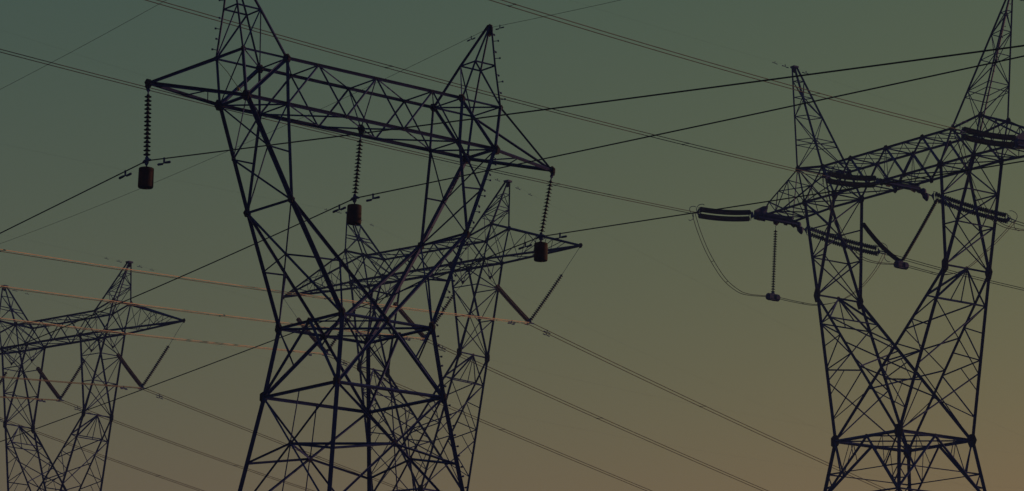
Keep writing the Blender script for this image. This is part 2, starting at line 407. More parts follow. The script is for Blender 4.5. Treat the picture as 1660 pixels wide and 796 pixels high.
        wu, wl = (N['K' + sd + 'N'][1]), (N['W' + sd + 'N'][1])
        X0 = lerp(N['K' + sd + 'N'], N['W' + sd + 'F'], abs(wu) / (abs(wu) + abs(wl)))
        for f in 'NF':
            C_ = lerp(N['K' + sd + f], N['W' + sd + f], 0.51); D_ = lerp(N['K' + sd + f], N['M' + f], 0.50)
            t.m(X0, C_, 0.055); t.m(C_, D_, 0.055); t.m(D_, 'W' + sd + f, 0.08)
        t.gus(X0, 0.07, (1, 0, 0), False)
        t.end()
    # body below the waist
    t.begin('tower_body')
    ring = ('WLN', 'WRN', 'WRF', 'WLF', 'WLN')
    for f in 'NF': t.m('WL' + f, 'WR' + f, 0.10)
    for sd in 'LR': t.m('W' + sd + 'N', 'W' + sd + 'F', 0.10)
    t.m('WLF', 'WRN', 0.075); t.m('WLN', 'WRF', 0.075)
    for a, b in (('ML', 'MN'), ('MN', 'MR'), ('MR', 'MF'), ('MF', 'ML')): t.m(a, b, 0.05)
    for mm, ks in (('MN', ('LN', 'RN')), ('MF', ('LF', 'RF')), ('ML', ('LN', 'LF')), ('MR', ('RN', 'RF'))):
        for k in ks:
            t.m(mm, 'A' + k, 0.125); t.m('W' + k, lerp(N[mm], N['A' + k], 0.5 if mm in ('MN', 'MF') else 0.42), 0.07)
        t.gus(mm, 0.13, both=True)
    for k in SUF: t.gus('W' + k, 0.15, asp=1.6); t.gus('A' + k, 0.165, asp=1.3)
    for i in range(4): t.m('A' + SUF[i], 'A' + SUF[(i + 1) % 4], 0.11)
    t.m('ALN', 'ARF', 0.085)
    sl = (p['u3'] - p['u2']) / (p['z2'] - p['z3'])
    lv = []
    for z in (-13.80, -19.6, -H + 0.05): lv.append((z, p['u2'] + sl * (p['z2'] - z), p['w2'] + sl * (p['z2'] - z)))
    legs = body_panels(t, {k: 'A' + k for k in SUF}, lv, 0.185, 0.08, 0.062, 'RN', False)
    for k in SUF: t.chord(['W' + k, 'A' + k], 0.185, 'leg', k == 'RN')
    # plan diamond at the cross centres
    a = {k: legs[k] for k in SUF}
    f = p['w2'] / (p['w2'] + lv[0][2])
    cs = [lerp(a[SUF[i]][0], a[SUF[(i + 1) % 4]][1], f) for i in range(4)]
    for i in (0, 2, 3): t.m(cs[i], cs[(i + 1) % 4], 0.08)
    t.end()
    foundation(t, [legs[k][-1] for k in SUF])
    return root

# ---- shared fork window for the two larger tower kinds --------------------------------------
def fork(t, sd, up_ts, wl, wi, wb, off=0.2, Wn='W'):
    N = t.N; os_ = 'R' if sd == 'L' else 'L'
    t.begin('fork_column')
    for f in 'NF':
        ob, ib, kk = 'OB' + sd + f, 'IB' + sd + f, 'K' + sd + f
        t.chord([ob, kk, Wn + sd + f], wl); t.chord([ib, kk], wl); t.chord([kk, Wn + os_ + f], wi)
        t.face(ob, kk, ib, kk, [0] + up_ts[:-1] + [0.97], wb, True, (), 0 if f == 'N' else 1)
        t.gus(kk, wl * 1.3, asp=1.6); t.gus(ob, wl * 1.0); t.gus(ib, wl * 1.2)
    for o, i0 in (('OB', 0), ('IB', 1)):
        t.face(o + sd + 'N', 'K' + sd + 'N', o + sd + 'F', 'K' + sd + 'F', [0] + up_ts, wb, o == 'OB', (len(up_ts) - 1,), i0)
    Km = mid(N['K' + sd + 'N'], N['K' + sd + 'F']); t.gus(Km, wl * 0.6, (1, 0, 0), False)
    t.m('K' + sd + 'N', 'K' + sd + 'F', wb * 1.3)
    pn = {}
    for f in 'NF':
        k = N['K' + sd + f]
        pn['o' + f] = lerp(k, N[Wn + sd + f], off); pn['i' + f] = lerp(k, N[Wn + os_ + f], off * 0.85)
        t.m(Km, pn['o' + f], wb * 1.5); t.m(Km, pn['i' + f], wb * 1.5)
    for q in 'oi':
        t.m(pn[q + 'N'], pn[q + 'F'], wb); h = mid(pn[q + 'N'], pn[q + 'F']); t.m(Km, h, wb)
    # outer wall, inner wall and the two triangular faces of the lower column
    ts = [off, 0.42, 0.64, 0.84, 1.0]
    t.face('K' + sd + 'N', Wn + sd + 'N', 'K' + sd + 'F', Wn + sd + 'F', [off, 0.6, 1.0], wb, False, (0, 1))
    kN, kF = N['K' + sd + 'N'], N['K' + sd + 'F']
    t.face('K' + sd + 'N', Wn + os_ + 'N', 'K' + sd + 'F', Wn + os_ + 'F', [off * 0.85, 0.36, 0.54, 0.70], wb, False, (1,), 0 if sd == 'L' else 1)
    for f in 'NF':
        O = [lerp(N['K' + sd + f], N[Wn + sd + f], q) for q in (0.2, 0.36, 0.52, 0.70, 0.86)]
        I = [lerp(N['K' + sd + f], N[Wn + os_ + f], q) for q in (0.17, 0.30, 0.44, 0.57, 0.69)]
        t.m(O[0], I[0], wb * 0.85); t.m(O[2], I[2], wb * 0.85)
        t.m(O[0], I[1], wb); t.m(I[1], O[1], wb * 0.8); t.m(I[1], O[2], wb); t.m(O[2], I[3], wb); t.m(I[3], O[4], wb); t.m(I[2], O[2], wb * 0.7); t.m(I[4], O[4], wb * 0.7)
        t.m(mid(O[2], I[3]), O[3], wb * 0.7)
    t.end()

def lattice_peak(t, sd, base, apex, ts, wl, wb, bolts=None):
    N = t.N; su = -1 if sd == 'L' else 1
    t.begin('earth_peak')
    ends = {}
    for k in ('O', 'I'):
        for f in 'NF':
            e = Vector(N[apex]) + Vector((0.10 * su * (1 if k == 'O' else -1), -0.09 if f == 'N' else 0.09, 0))
            ends[k + f] = e; t.chord([k + base + sd + f, e], wl, bolts=(bolts == k + f))
    q = [('O', 'N'), ('I', 'N'), ('I', 'F'), ('O', 'F')]
    for i in range(4):
        a, b = q[i], q[(i + 1) % 4]
        t.face(a[0] + base + sd + a[1], ends[a[0] + a[1]], b[0] + base + sd + b[1], ends[b[0] + b[1]], ts, wb, True, (), i % 2, wb * 0.9)
        A, B = lerp(N[a[0] + base + sd + a[1]], ends[a[0] + a[1]], ts[1] * 0.82), lerp(N[b[0] + base + sd + b[1]], ends[b[0] + b[1]], ts[1] * 0.82)
        t.m(A, B, wb * 0.8)
    ap = Vector(N[apex])
    k = MB(); k.box(ap + Vector((0, 0, t.H + 0.02)), 0.20, 0.20, 0.06); t.sub.append(('cap_plate', k, M_LEG))
    t.gus(ap - Vector((0, 0, 0.18)), 0.16, asp=1.3)
    t.end()

# ---- the V-string pylons behind -------------------------------------------------------------
def build_v_tower():
    X, Y, Z, yaw = POSE['q3']; H = Z + UP; p = P3
    root = empty('lattice_pylon', (X, Y, 0), yaw)
    t = Tower(root, H); N = t.N
    for su in (-1, 1):
        sd = 'L' if su < 0 else 'R'
        for sv in (-1, 1):
            k = sd + ('N' if sv < 0 else 'F')
            N['OB' + k] = (su * p['uo'], sv * p['wb'], 0); N['IB' + k] = (su * p['ui'], sv * p['wb'], 0)
            N['OT' + k] = (su * p['uot'], sv * p['wt'], p['zt']); N['IT' + k] = (su * p['uit'], sv * p['wt'], p['zit'])
            N['K' + k] = (su * p['uk'], sv * p['wk'], p['zk']); N['W' + k] = (su * p['uw'], sv * p['ww'], p['zw'])
        N['TIP' + sd] = (su * 13.5, 0, p['zp']); N['APX' + sd] = (su * p['ua'], 0, p['za'])
    for f, sv in (('N', -1), ('F', 1)):
        for nm, u in (('TL', -1.55), ('TR', 1.55)): N[nm + f] = (u, sv * p['wt'], p['zit'])
        N['B0' + f] = (0, sv * p['wb'], 0)
    t.begin('cross_beam')
    for f in 'NF':
        t.chord(['OBL' + f, 'IBL' + f, 'B0' + f, 'IBR' + f, 'OBR' + f], 0.16)
        t.chord(['OTL' + f, 'ITL' + f, 'TL' + f, 'TR' + f, 'ITR' + f, 'OTR' + f], 0.13)
        t.path(['OBL' + f, 'ITL' + f, 'IBL' + f, 'TL' + f, 'B0' + f, 'TR' + f, 'IBR' + f, 'ITR' + f, 'OBR' + f], 0.10)
        for sd in 'LR':
            t.m('OT' + sd + f, 'OB' + sd + f, 0.13); t.m('OT' + sd + f, 'IB' + sd + f, 0.05)
            t.gus('OT' + sd + f, 0.18); t.gus('IT' + sd + f, 0.14)
            for q in ('OB', 'IB'):
                pass
        for a, b, c in (('ITL', 'IBL', 'TL'), ('TL', 'B0', 'TR'), ('TR', 'IBR', 'ITR')):
            h = mid(N[a + f], N[c + f]); t.m(h, mid(N[a + f], N[b + f]), 0.045); t.m(h, mid(N[b + f], N[c + f]), 0.045)
        for q in ('TL', 'TR', 'B0'): t.gus(q + f, 0.10, both=False)
    for q in ('TL', 'TR', 'ITL', 'ITR', 'OTL', 'OTR', 'IBL', 'IBR', 'B0', 'OBL', 'OBR'): t.m(q + 'N', q + 'F', 0.07)
    for a, b in (('ITLN', 'TLF'), ('TLN', 'TRF'), ('TRN', 'ITRF'), ('OTLN', 'ITLF'), ('OTRN', 'ITRF'), ('IBLN', 'B0F'), ('IBLF', 'B0N'), ('B0N', 'IBRF'), ('B0F', 'IBRN'),
                 ('OBLN', 'IBLF'), ('OBLF', 'IBLN'), ('OBRN', 'IBRF'), ('OBRF', 'IBRN'), ('OTLN', 'OBLF'), ('OTRN', 'OBRF'), ('ITLN', 'IBLF'), ('ITRN', 'IBRF')):
        t.m(a, b, 0.055)
    for a, c in (('ITL', 'TL'), ('TL', 'TR'), ('TR', 'ITR')): t.m(mid(N[a + 'N'], N[c + 'N']), mid(N[a + 'F'], N[c + 'F']), 0.04)
    # hanging brackets for the V strings
    for u in (5.85, 3.45, -3.45, -5.85):
        for v in (-0.25, 0.25):
            t.m((u - 0.45, v * 3.4, 0), (u, v * 0.3, -1.08), 0.06)
            t.m((u + 0.45, v * 3.4, 0), (u, v * 0.3, -1.08), 0.06)
        t.gus((u, 0, -1.08), 0.12, both=False)
    t.end()
    for sd, su in (('L', -1), ('R', 1)):
        t.begin('cross_arm')
        tip = 'TIP' + sd
        for f in 'NF':
            t.chord([tip, 'OT' + sd + f], 0.13); t.chord([tip, 'OB' + sd + f], 0.14)
            A = [lerp(N['OT' + sd + f], N[tip], q) for q in (0.0, 0.40, 0.62, 0.80)]; B = [lerp(N['OB' + sd + f], N[tip], q) for q in (0.22, 0.40, 0.62, 0.80)]
            t.path([A[0], B[0], A[1], B[1]], 0.05); t.path([A[1], B[2], A[2], B[2]], 0.045); t.m(B[1], A[2], 0.05); t.m(B[2], A[3], 0.045)
        F_ = [lerp(N['OB' + sd + ('N' if i % 2 else 'F')], N[tip], q) for i, q in enumerate((0, 0.2, 0.38, 0.55, 0.7, 0.84))]
        t.path(F_, 0.045)
        G_ = [lerp(N['OT' + sd + ('N' if i % 2 else 'F')], N[tip], q) for i, q in enumerate((0, 0.22, 0.42, 0.6, 0.78))]
        t.path(G_, 0.04)
        t.gus(tip, 0.17)
        t.end()
        lattice_peak(t, sd, 'T', 'APX' + sd, [0, 0.42, 0.72], 0.12, 0.058)
        fork(t, sd, [0.27, 0.60, 1.0], 0.18, 0.15, 0.068)
    t.begin('tower_body')
    for i in range(4): t.m('W' + SUF[i], 'W' + SUF[(i + 1) % 4], 0.12); t.gus('W' + SUF[i], 0.26)
    t.m('WLN', 'WRF', 0.07); t.m('WLF', 'WRN', 0.07)
    lv = [(z, p['uw'] + 0.16 * (p['zw'] - z), p['ww'] + 0.16 * (p['zw'] - z)) for z in (-19.5, -25.5, -32.5, -H + 0.05)]
    legs = body_panels(t, {k: 'W' + k for k in SUF}, lv, 0.17, 0.09, 0.06)
    t.end()
    foundation(t, [legs[k][-1] for k in SUF])
    return root

# ---- the strain pylon on the right ----------------------------------------------------------
def build_strain_tower():
    X, Y, Z, yaw = POSE['q4']; H = Z + UP; p = P4
    root = empty('lattice_pylon', (X, Y, 0), yaw)
    tag(root, 'strain pylon at the right edge with slanting double tension strings and looping jumpers', 'pylon')
    t = Tower(root, H); N = t.N
    for su in (-1, 1):
        sd = 'L' if su < 0 else 'R'
        for sv in (-1, 1):
            k = sd + ('N' if sv < 0 else 'F')
            N['OB' + k] = (su * p['uo'], sv * p['wb'], p['zob']); N['IB' + k] = (su * p['ui'], sv * p['wb'], 0)
            N['OT' + k] = (su * p['uot'], sv * p['wt'], p['zt'] + p['dz']); N['IT' + k] = (su * p['uit'], sv * p['wt'], p['zt'])
            N['T' + k] = (su * p['ut2'], sv * p['wt'], p['zt'])
            N['K' + k] = (su * p['uk'], sv * p['wk'], p['zk']); N['W' + k] = (su * p['uw'], sv * p['ww'], p['zw'])
            N['TT' + k] = (su * 12, -0.71 if sv < 0 else 0.5, 0.88 if sv < 0 else 0.62)
            N['TP' + k] = (su * 12, sv * 1.35, -0.16)
        N['APX' + sd] = (su * p['ua'], 0, p['za'])
    for f, sv in (('N', -1), ('F', 1)):
        N['T0' + f] = (0, sv * p['wt'], p['zt'])
        N['BL' + f] = (-p['ubm'], sv * p['wb'], 0); N['BR' + f] = (p['ubm'], sv * p['wb'], 0)
    t.begin('cross_beam')
    tops = ['ITL', 'TL', 'T0', 'TR', 'ITR']; bots = ['IBL', 'BL', 'BR', 'IBR']
    for f in 'NF':
        t.chord(['OBL' + f] + [b + f for b in bots] + ['OBR' + f], 0.15)
        t.chord(['OTL' + f] + [b + f for b in tops] + ['OTR' + f], 0.15)
        z = []
        for i in range(4): z += [tops[i] + f, bots[i] + f]
        z.append(tops[4] + f); t.path(z, 0.16)
        for sd in 'LR': t.m('IT' + sd + f, 'OB' + sd + f, 0.13); t.m('OT' + sd + f, 'OB' + sd + f, 0.13); t.m('OT' + sd + f, 'IB' + sd + f, 0.06)
        for i in range(4):
            h = mid(N[tops[i] + f], N[tops[i + 1] + f]); b = N[bots[i] + f]
            t.m(h, mid(N[tops[i] + f], b), 0.055); t.m(h, mid(N[tops[i + 1] + f], b), 0.055)
        for i in range(3):
            h = mid(N[bots[i] + f], N[bots[i + 1] + f]); c = N[tops[i + 1] + f]
            t.m(h, mid(N[bots[i] + f], c), 0.05); t.m(h, mid(N[bots[i + 1] + f], c), 0.05)
        for q in tops: t.gus(q + f, 0.20)
        for q in bots[1:3]: t.gus(q + f, 0.20)
        for sd in 'LR': t.gus('OT' + sd + f, 0.22)
    for q in tops + bots + ['OTL', 'OTR', 'OBL', 'OBR']: t.m(q + 'N', q + 'F', 0.085)
    for i in range(4):
        hN = mid(N[tops[i] + 'N'], N[tops[i + 1] + 'N']); hF = mid(N[tops[i] + 'F'], N[tops[i + 1] + 'F'])
        t.m(hN, hF, 0.055); t.m(hN, tops[i + 1] + 'F', 0.06); t.m(tops[i] + 'N', hF, 0.05)
    for i in range(3):
        t.m(bots[i] + 'N', bots[i + 1] + 'F', 0.075); t.m(bots[i] + 'F', bots[i + 1] + 'N', 0.075)
    for sd in 'LR':
        t.m('OB' + sd + 'N', 'IB' + sd + 'F', 0.07); t.m('OB' + sd + 'F', 'IB' + sd + 'N', 0.07); t.m('OT' + sd + 'N', 'IT' + sd + 'F', 0.08); t.m('OT' + sd + 'N', 'OB' + sd + 'F', 0.08)
        t.m('IT' + sd + 'N', 'IB' + sd + 'F', 0.06); t.m('IT' + sd + 'F', 'OB' + sd + 'N', 0.06)
    # middle strain crosspiece hung under the beam
    for u in (-0.22, 0.22):
        t.m((u, -1.45, -0.20), (u, 1.5, -0.20), 0.20); t.m((u, -1.45, 0.02), (u, 1.5, 0.02), 0.12)
    for v in (-1.4, -0.7, 0, 0.7, 1.4): t.m((-0.24, v, -0.2), (0.24, v, 0.0), 0.10)
    for f, sv in (('N', -1), ('F', 1)):
        t.m('T0' + f, (-0.2, sv * 1.17, -0.1), 0.05); t.m('T0' + f, (0.2, sv * 1.17, -0.1), 0.05)
        t.gus((0, sv * 1.62, -0.22), 0.24, (1, 0, 0), False)
        t.gus((0.1, sv * 1.1, -0.2), 0.30, (1, 0, 0), False)
    t.gus((0, 0, -0.30), 0.18, (1, 0, 0), True)
    t.end()
    for sd, su in (('L', -1), ('R', 1)):
        t.begin('cross_arm')
        for f in 'NF':
            t.chord(['OT' + sd + f, 'TT' + sd + f], 0.11); t.chord(['OB' + sd + f, 'TP' + sd + f], 0.15)
            t.m('TT' + sd + f, 'TP' + sd + f, 0.10)
            t.face('OT' + sd + f, 'TT' + sd + f, 'OB' + sd + f, 'TP' + sd + f, [0, 0.34, 0.67, 1.0], 0.07, True, (), 1)
        t.m('OT' + sd + 'N', 'TP' + sd + 'F', 0.10)
        t.m('TT' + sd + 'N', 'TT' + sd + 'F', 0.10)
        t.face('OB' + sd + 'N', 'TP' + sd + 'N', 'OB' + sd + 'F', 'TP' + sd + 'F', [0, 0.34, 0.67, 1.0], 0.075, True, (2,), 0)
        t.face('OT' + sd + 'N', 'TT' + sd + 'N', 'OT' + sd + 'F', 'TT' + sd + 'F', [0, 0.34, 0.67], 0.06, True, (), 0)
        for u in (11.8, 12.16): t.m((su * u, -1.75, -0.24), (su * u, 1.62, -0.24), 0.26); t.m((su * u, -1.2, 0.02), (su * u, 1.3, 0.02), 0.15)
        for v in (-1.6, -0.9, -0.2, 0.5, 1.2): t.m((su * 11.76, v, -0.24), (su * 12.2, v, 0.0), 0.12)
        # strain plates at the two ends of the crosspiece
        k = MB()
        k.add([(su * 12.02, -1.98, H - 0.48), (su * 12.02, -1.02, H - 0.50), (su * 12.02, -0.74, H + 0.62), (su * 12.02, -1.20, H + 0.52), (su * 12.02, -1.95, H + 0.12),
               (su * 12.06, -1.98, H - 0.48), (su * 12.06, -1.02, H - 0.50), (su * 12.06, -0.74, H + 0.62), (su * 12.06, -1.20, H + 0.52), (su * 12.06, -1.95, H + 0.12)],
              [(4, 3, 2, 1, 0), (5, 6, 7, 8, 9)] + [(i, (i + 1) % 5, 5 + (i + 1) % 5, 5 + i) for i in range(5)])
        t.sub.append(('strain_plate', k, M_LEG))
        t.gus((su * 12, 1.45, -0.30), 0.26, (1, 0, 0), True); t.gus((su * 12, 0.75, -0.28), 0.24, (1, 0, 0), True)
        t.gus((su * 12, -0.1, -0.38), 0.26, (1, 0, 0), True); t.gus((su * 12, -1.6, -0.3), 0.24, (1, 0, 0), True)
        t.end()
        lattice_peak(t, sd, 'T', 'APX' + sd, [0, 0.28, 0.51, 0.70, 0.86], 0.13, 0.062, 'ON' if sd == 'R' else None)
        fork(t, sd, [0.30, 0.60, 1.0], 0.245, 0.20, 0.088)
    t.begin('tower_body')
    for i in range(4):
        a, b = SUF[i], SUF[(i + 1) % 4]
        t.m('W' + a, 'W' + b, 0.19); t.gus('W' + a, 0.40, asp=1.15); hm = mid(N['W' + a], N['W' + b])
        t.gus(hm, 0.14, (Vector(N['W' + b]) - Vector(N['W' + a])).cross(Vector((0, 0, 1))), False)
    t.m('WLN', 'WRF', 0.08); t.m('WLF', 'WRN', 0.08)
    for a, b in (('LN', 'RN'), ('LF', 'RF'), ('LN', 'LF'), ('RN', 'RF')):
        pass
    ms = [mid(N['W' + SUF[i]], N['W' + SUF[(i + 1) % 4]]) for i in range(4)]
    for i in range(4): t.m(ms[i], ms[(i + 1) % 4], 0.07)
    z1 = -20.2; hu = p['uw'] + 0.1457 * (p['zw'] - z1); hv = p['ww'] + 0.1457 * 1.1 * (p['zw'] - z1)
    E_ = {k: Vector(((-hu if k[0] == 'L' else hu), (-hv if k[1] == 'N' else hv), z1)) for k in SUF}
    for i in range(4):
        a, b = SUF[i], SUF[(i + 1) % 4]
        for k in (a, b):
            t.m(ms[i], E_[k], 0.17)
            h = lerp(ms[i], E_[k], 0.58); l = lerp(N['W' + k], E_[k], 0.58)
            t.m('W' + k, h, 0.12); t.m(l, h, 0.09); t.m(l, lerp(ms[i], E_[k], 0.80), 0.07); t.m(lerp(N['W' + k], E_[k], 0.82), lerp(ms[i], E_[k], 0.80), 0.07)
            h2 = lerp(ms[i], E_[k], 0.3); t.m(lerp(ms[i], N['W' + k], 0.5), h2, 0.06); t.m(lerp(ms[i], N['W' + k], 0.5), h, 0.055)
        t.m(lerp(ms[i], E_[a], 0.58), lerp(ms[i], E_[b], 0.58), 0.06)
        t.m(E_[a], E_[b], 0.10)
    for k in SUF: t.chord(['W' + k, E_[k]], 0.27, 'leg')
    for k in SUF: N['E' + k] = E_[k]
    lv = [(z, hu + 0.15 * (z1 - z), hv + 0.15 * (z1 - z)) for z in (-26.5, -34.5, -H + 0.05)]
    legs = body_panels(t, {k: 'E' + k for k in SUF}, lv, 0.20, 0.10, 0.07)
    t.end()
    foundation(t, [legs[k][-1] for k in SUF])
    return root

near_tower = build_near_tower()
k = MB(); hh = POSE['q1'][2] + UP
k.tube([(-5.45, 0.84, hh + 1.55), (-5.38, 0.3, hh + 1.05), (STRAP1[0], 0, hh + STRAP1[1]), (STRAP2[0], 0, hh + STRAP2[1])], 0.012, 5)
k.lathe((STRAP1[0], 0, hh + STRAP1[1]), (0.3, 0, -1), [(0, 0.02), (0.03, 0.045), (0.10, 0.045), (0.13, 0.02)], 8)
k.build('loose_strap', M_STRAP, near_tower)
v_tower = build_v_tower()
tag(v_tower, 'mid-distance V-string pylon seen through the legs of the big nearest pylon', 'pylon', 'V-string pylons behind')
v_tower2 = copy_tree(v_tower)
X2, Y2, Z2, yaw2 = POSE['q2']
v_tower2.location = (X2, Y2, Z2 - POSE['q3'][2]); v_tower2.rotation_euler = (0, 0, yaw2)
tag(v_tower2, 'V-string pylon at the far left, cut by the left edge of the photo', 'pylon', 'V-string pylons behind')
strain_tower = build_strain_tower()

# ------------------------------------------------------------------ insulators
def W(pose, q, dz=0.0):
    X, Y, Z, yaw = POSE[pose]; c, s = math.cos(yaw), math.sin(yaw)
    return Vector((X + c * q[0] - s * q[1], Y + s * q[0] + c * q[1], Z + UP + q[2] + dz))
def V(p): return Vector((p[0], p[1], p[2] + UP))

def discs(mb, A, B, n, r, sag=0.0, seg=12, core=0.022):
    A, B = Vector(A), Vector(B); L = (B - A).length; pts = []
    for i in range(n + 1):
        q = i / n; pts.append(lerp(A, B, q) - Vector((0, 0, 4 * sag * q * (1 - q))))
    mb.tube(pts, core, 6)
    for i in range(n):
        a, b = pts[i], pts[i + 1]; h = (b - a).length
        mb.lathe(a, b - a, [(h * 0.10, 0.035), (h * 0.16, 0.05), (h * 0.42, 0.055), (h * 0.52, r * 0.62), (h * 0.64, r * 0.97), (h * 0.70, r), (h * 0.74, r * 0.95), (h * 0.70, r * 0.45), (h * 0.86, 0.03)], seg)

# weighted suspension strings of the near pylon
for sd, u, lab in (('L', -8.6, 'weighted insulator string hanging from the left arm tip of the nearest pylon'),
                   ('M', 0.0, 'weighted insulator string hanging under the middle of the nearest pylon beam'),
                   ('R', 8.6, 'weighted insulator string hanging from the right arm tip of the nearest pylon')):
    v, z = CLAMP1[sd]
    top = W('q1', (u, 0, -0.15)); cl = W('q1', (u, v, z)); d = (cl - top); L = d.length; dn = d.normalized()
    root = empty('insulator_string', top, POSE['q1'][3])
    tag(root, lab, 'insulator string', 'weighted strings of the nearest pylon')
    bpy.context.view_layer.update()
    Mi = root.matrix_world.inverted(); loc = lambda q: Mi @ q
    k = MB(); k.tube([loc(top), loc(top + dn * 0.30)], 0.025, 6); k.plate(loc(top + dn * 0.12), (0, 1, 0), 0.07, 0.012, 8); k.plate(loc(top + dn * 0.04), (1, 0, 0), 0.07, 0.012, 8)
    k.build('shackle', M_STEEL, root)
    k = MB(); discs(k, loc(top + dn * 0.26), loc(cl - dn * 0.16), 15, 0.122, 0, 16); k.build('disc_stack', M_GLAZE, root)
    c = loc(cl); k = MB()
    k.lathe(c + Vector((0, 0, 0.16)), (0, 0, -1), [(0, 0.03), (0.05, 0.06), (0.14, 0.07), (0.18, 0.04)], 10)
    k.tube([c + Vector((0, -0.26, -0.03)), c + Vector((0, -0.12, 0.01)), c + Vector((0, 0.12, 0.01)), c + Vector((0, 0.26, -0.03))], [0.03, 0.055, 0.055, 0.03], 8)
    k.plate(c + Vector((0, 0, -0.05)), (1, 0, 0), 0.11, 0.02, 8)
    k.build('suspension_clamp', M_STEEL, root)
    k = MB(); k.tube([c + Vector((0, 0, -0.05)), c + Vector((0, 0, -0.28))], 0.018, 6); k.tube([c + Vector((0.05, 0, -0.08)), c + Vector((0, 0, -0.22))], 0.014, 5); k.tube([c + Vector((-0.05, 0, -0.08)), c + Vector((0, 0, -0.22))], 0.014, 5)
    k.build('hanger_rod', M_STEEL, root)
    wz = -0.235; k = MB()
    k.lathe(c + Vector((0, 0, wz)), (0, 0, -1), [(0, 0.17), (0.02, 0.235), (0.05, 0.25), (0.62, 0.255), (0.66, 0.25), (0.68, 0.235), (0.69, 0.08), (0.72, 0.06)], 28)
    k.build('counterweight', M_RUST, root)

# V strings of the pylons behind
def v_string(name_pose, q, inner, outer_link, cl, label, group):
    """V of two insulator arms; local frame of the tower"""
    X, Y, Z, yaw = POSE[name_pose]
    root = empty('insulator_pair', W(name_pose, cl), yaw)
    tag(root, label, 'insulator V', group)
    C = Vector(cl)
    yo = MB()
    yo.plate((0, 0, 0.05), (0, 1, 0), 0.17, 0.02, 10); yo.tube([(-0.24, -0.16, -0.12), (-0.24, 0.16, -0.12)], 0.045, 8); yo.tube([(0.24, -0.16, -0.12), (0.24, 0.16, -0.12)], 0.045, 8)
    yo.tube([(-0.24, 0, -0.12), (-0.12, 0, 0.02), (0.12, 0, 0.02), (0.24, 0, -0.12)], 0.03, 6)
    yo.build('yoke', M_STEEL, root)
    for att, ins, r in (inner, outer_link):
        a, b = Vector(att) - C, Vector(ins) - C; e = b.normalized() * 0.20
        k = MB(); k.tube([a, b], 0.014, 5); o = k.build('link_rod', M_STEEL, root)
        k = MB(); discs(k, b, e, max(8, round((b - e).length / 0.150)), r, 0.03); k.build('insulator_arm', M_GLAZE, root)
    return root
POS3 = {'q3': 'of the pylon behind the nearest one', 'q2': 'of the far left pylon'}
for ps in ('q3', 'q2'):
    grp = 'V strings ' + POS3[ps]
    v_string(ps, 0, ((5.85, 0, -1.2), (6.40, 0, -1.66), 0.165), ((13.42, 0, -0.1), (12.0, 0, -1.66), 0.135), (9.30, 0, -4.42), 'V of two insulator strings under the right arm ' + POS3[ps], grp)
    v_string(ps, 0, ((-3.45, 0, -1.2), (-2.75, 0, -1.70), 0.165), ((3.45, 0, -1.2), (2.75, 0, -1.70), 0.135), (0.15, 0, -4.42), 'V of two insulator strings in the window ' + POS3[ps], grp)
    v_string(ps, 0, ((-13.42, 0, -0.1), (-12.0, 0, -1.66), 0.165), ((-5.85, 0, -1.2), (-6.40, 0, -1.66), 0.135), (-9.05, 0, -4.42), 'V of two insulator strings under the left arm ' + POS3[ps], grp)


def catm(P, n=8):
    P = [Vector(p) for p in P]; out = []
    for i in range(len(P) - 1):
        p0, p1, p2, p3 = P[max(i - 1, 0)], P[i], P[i + 1], P[min(i + 2, len(P) - 1)]
        for j in range(n):
            t = j / n
            out.append(0.5 * ((2 * p1) + (p2 - p0) * t + (2 * p0 - 5 * p1 + 4 * p2 - p3) * t * t + (3 * p1 - p0 - 3 * p2 + p3) * t ** 3))
    return out + [P[-1]]

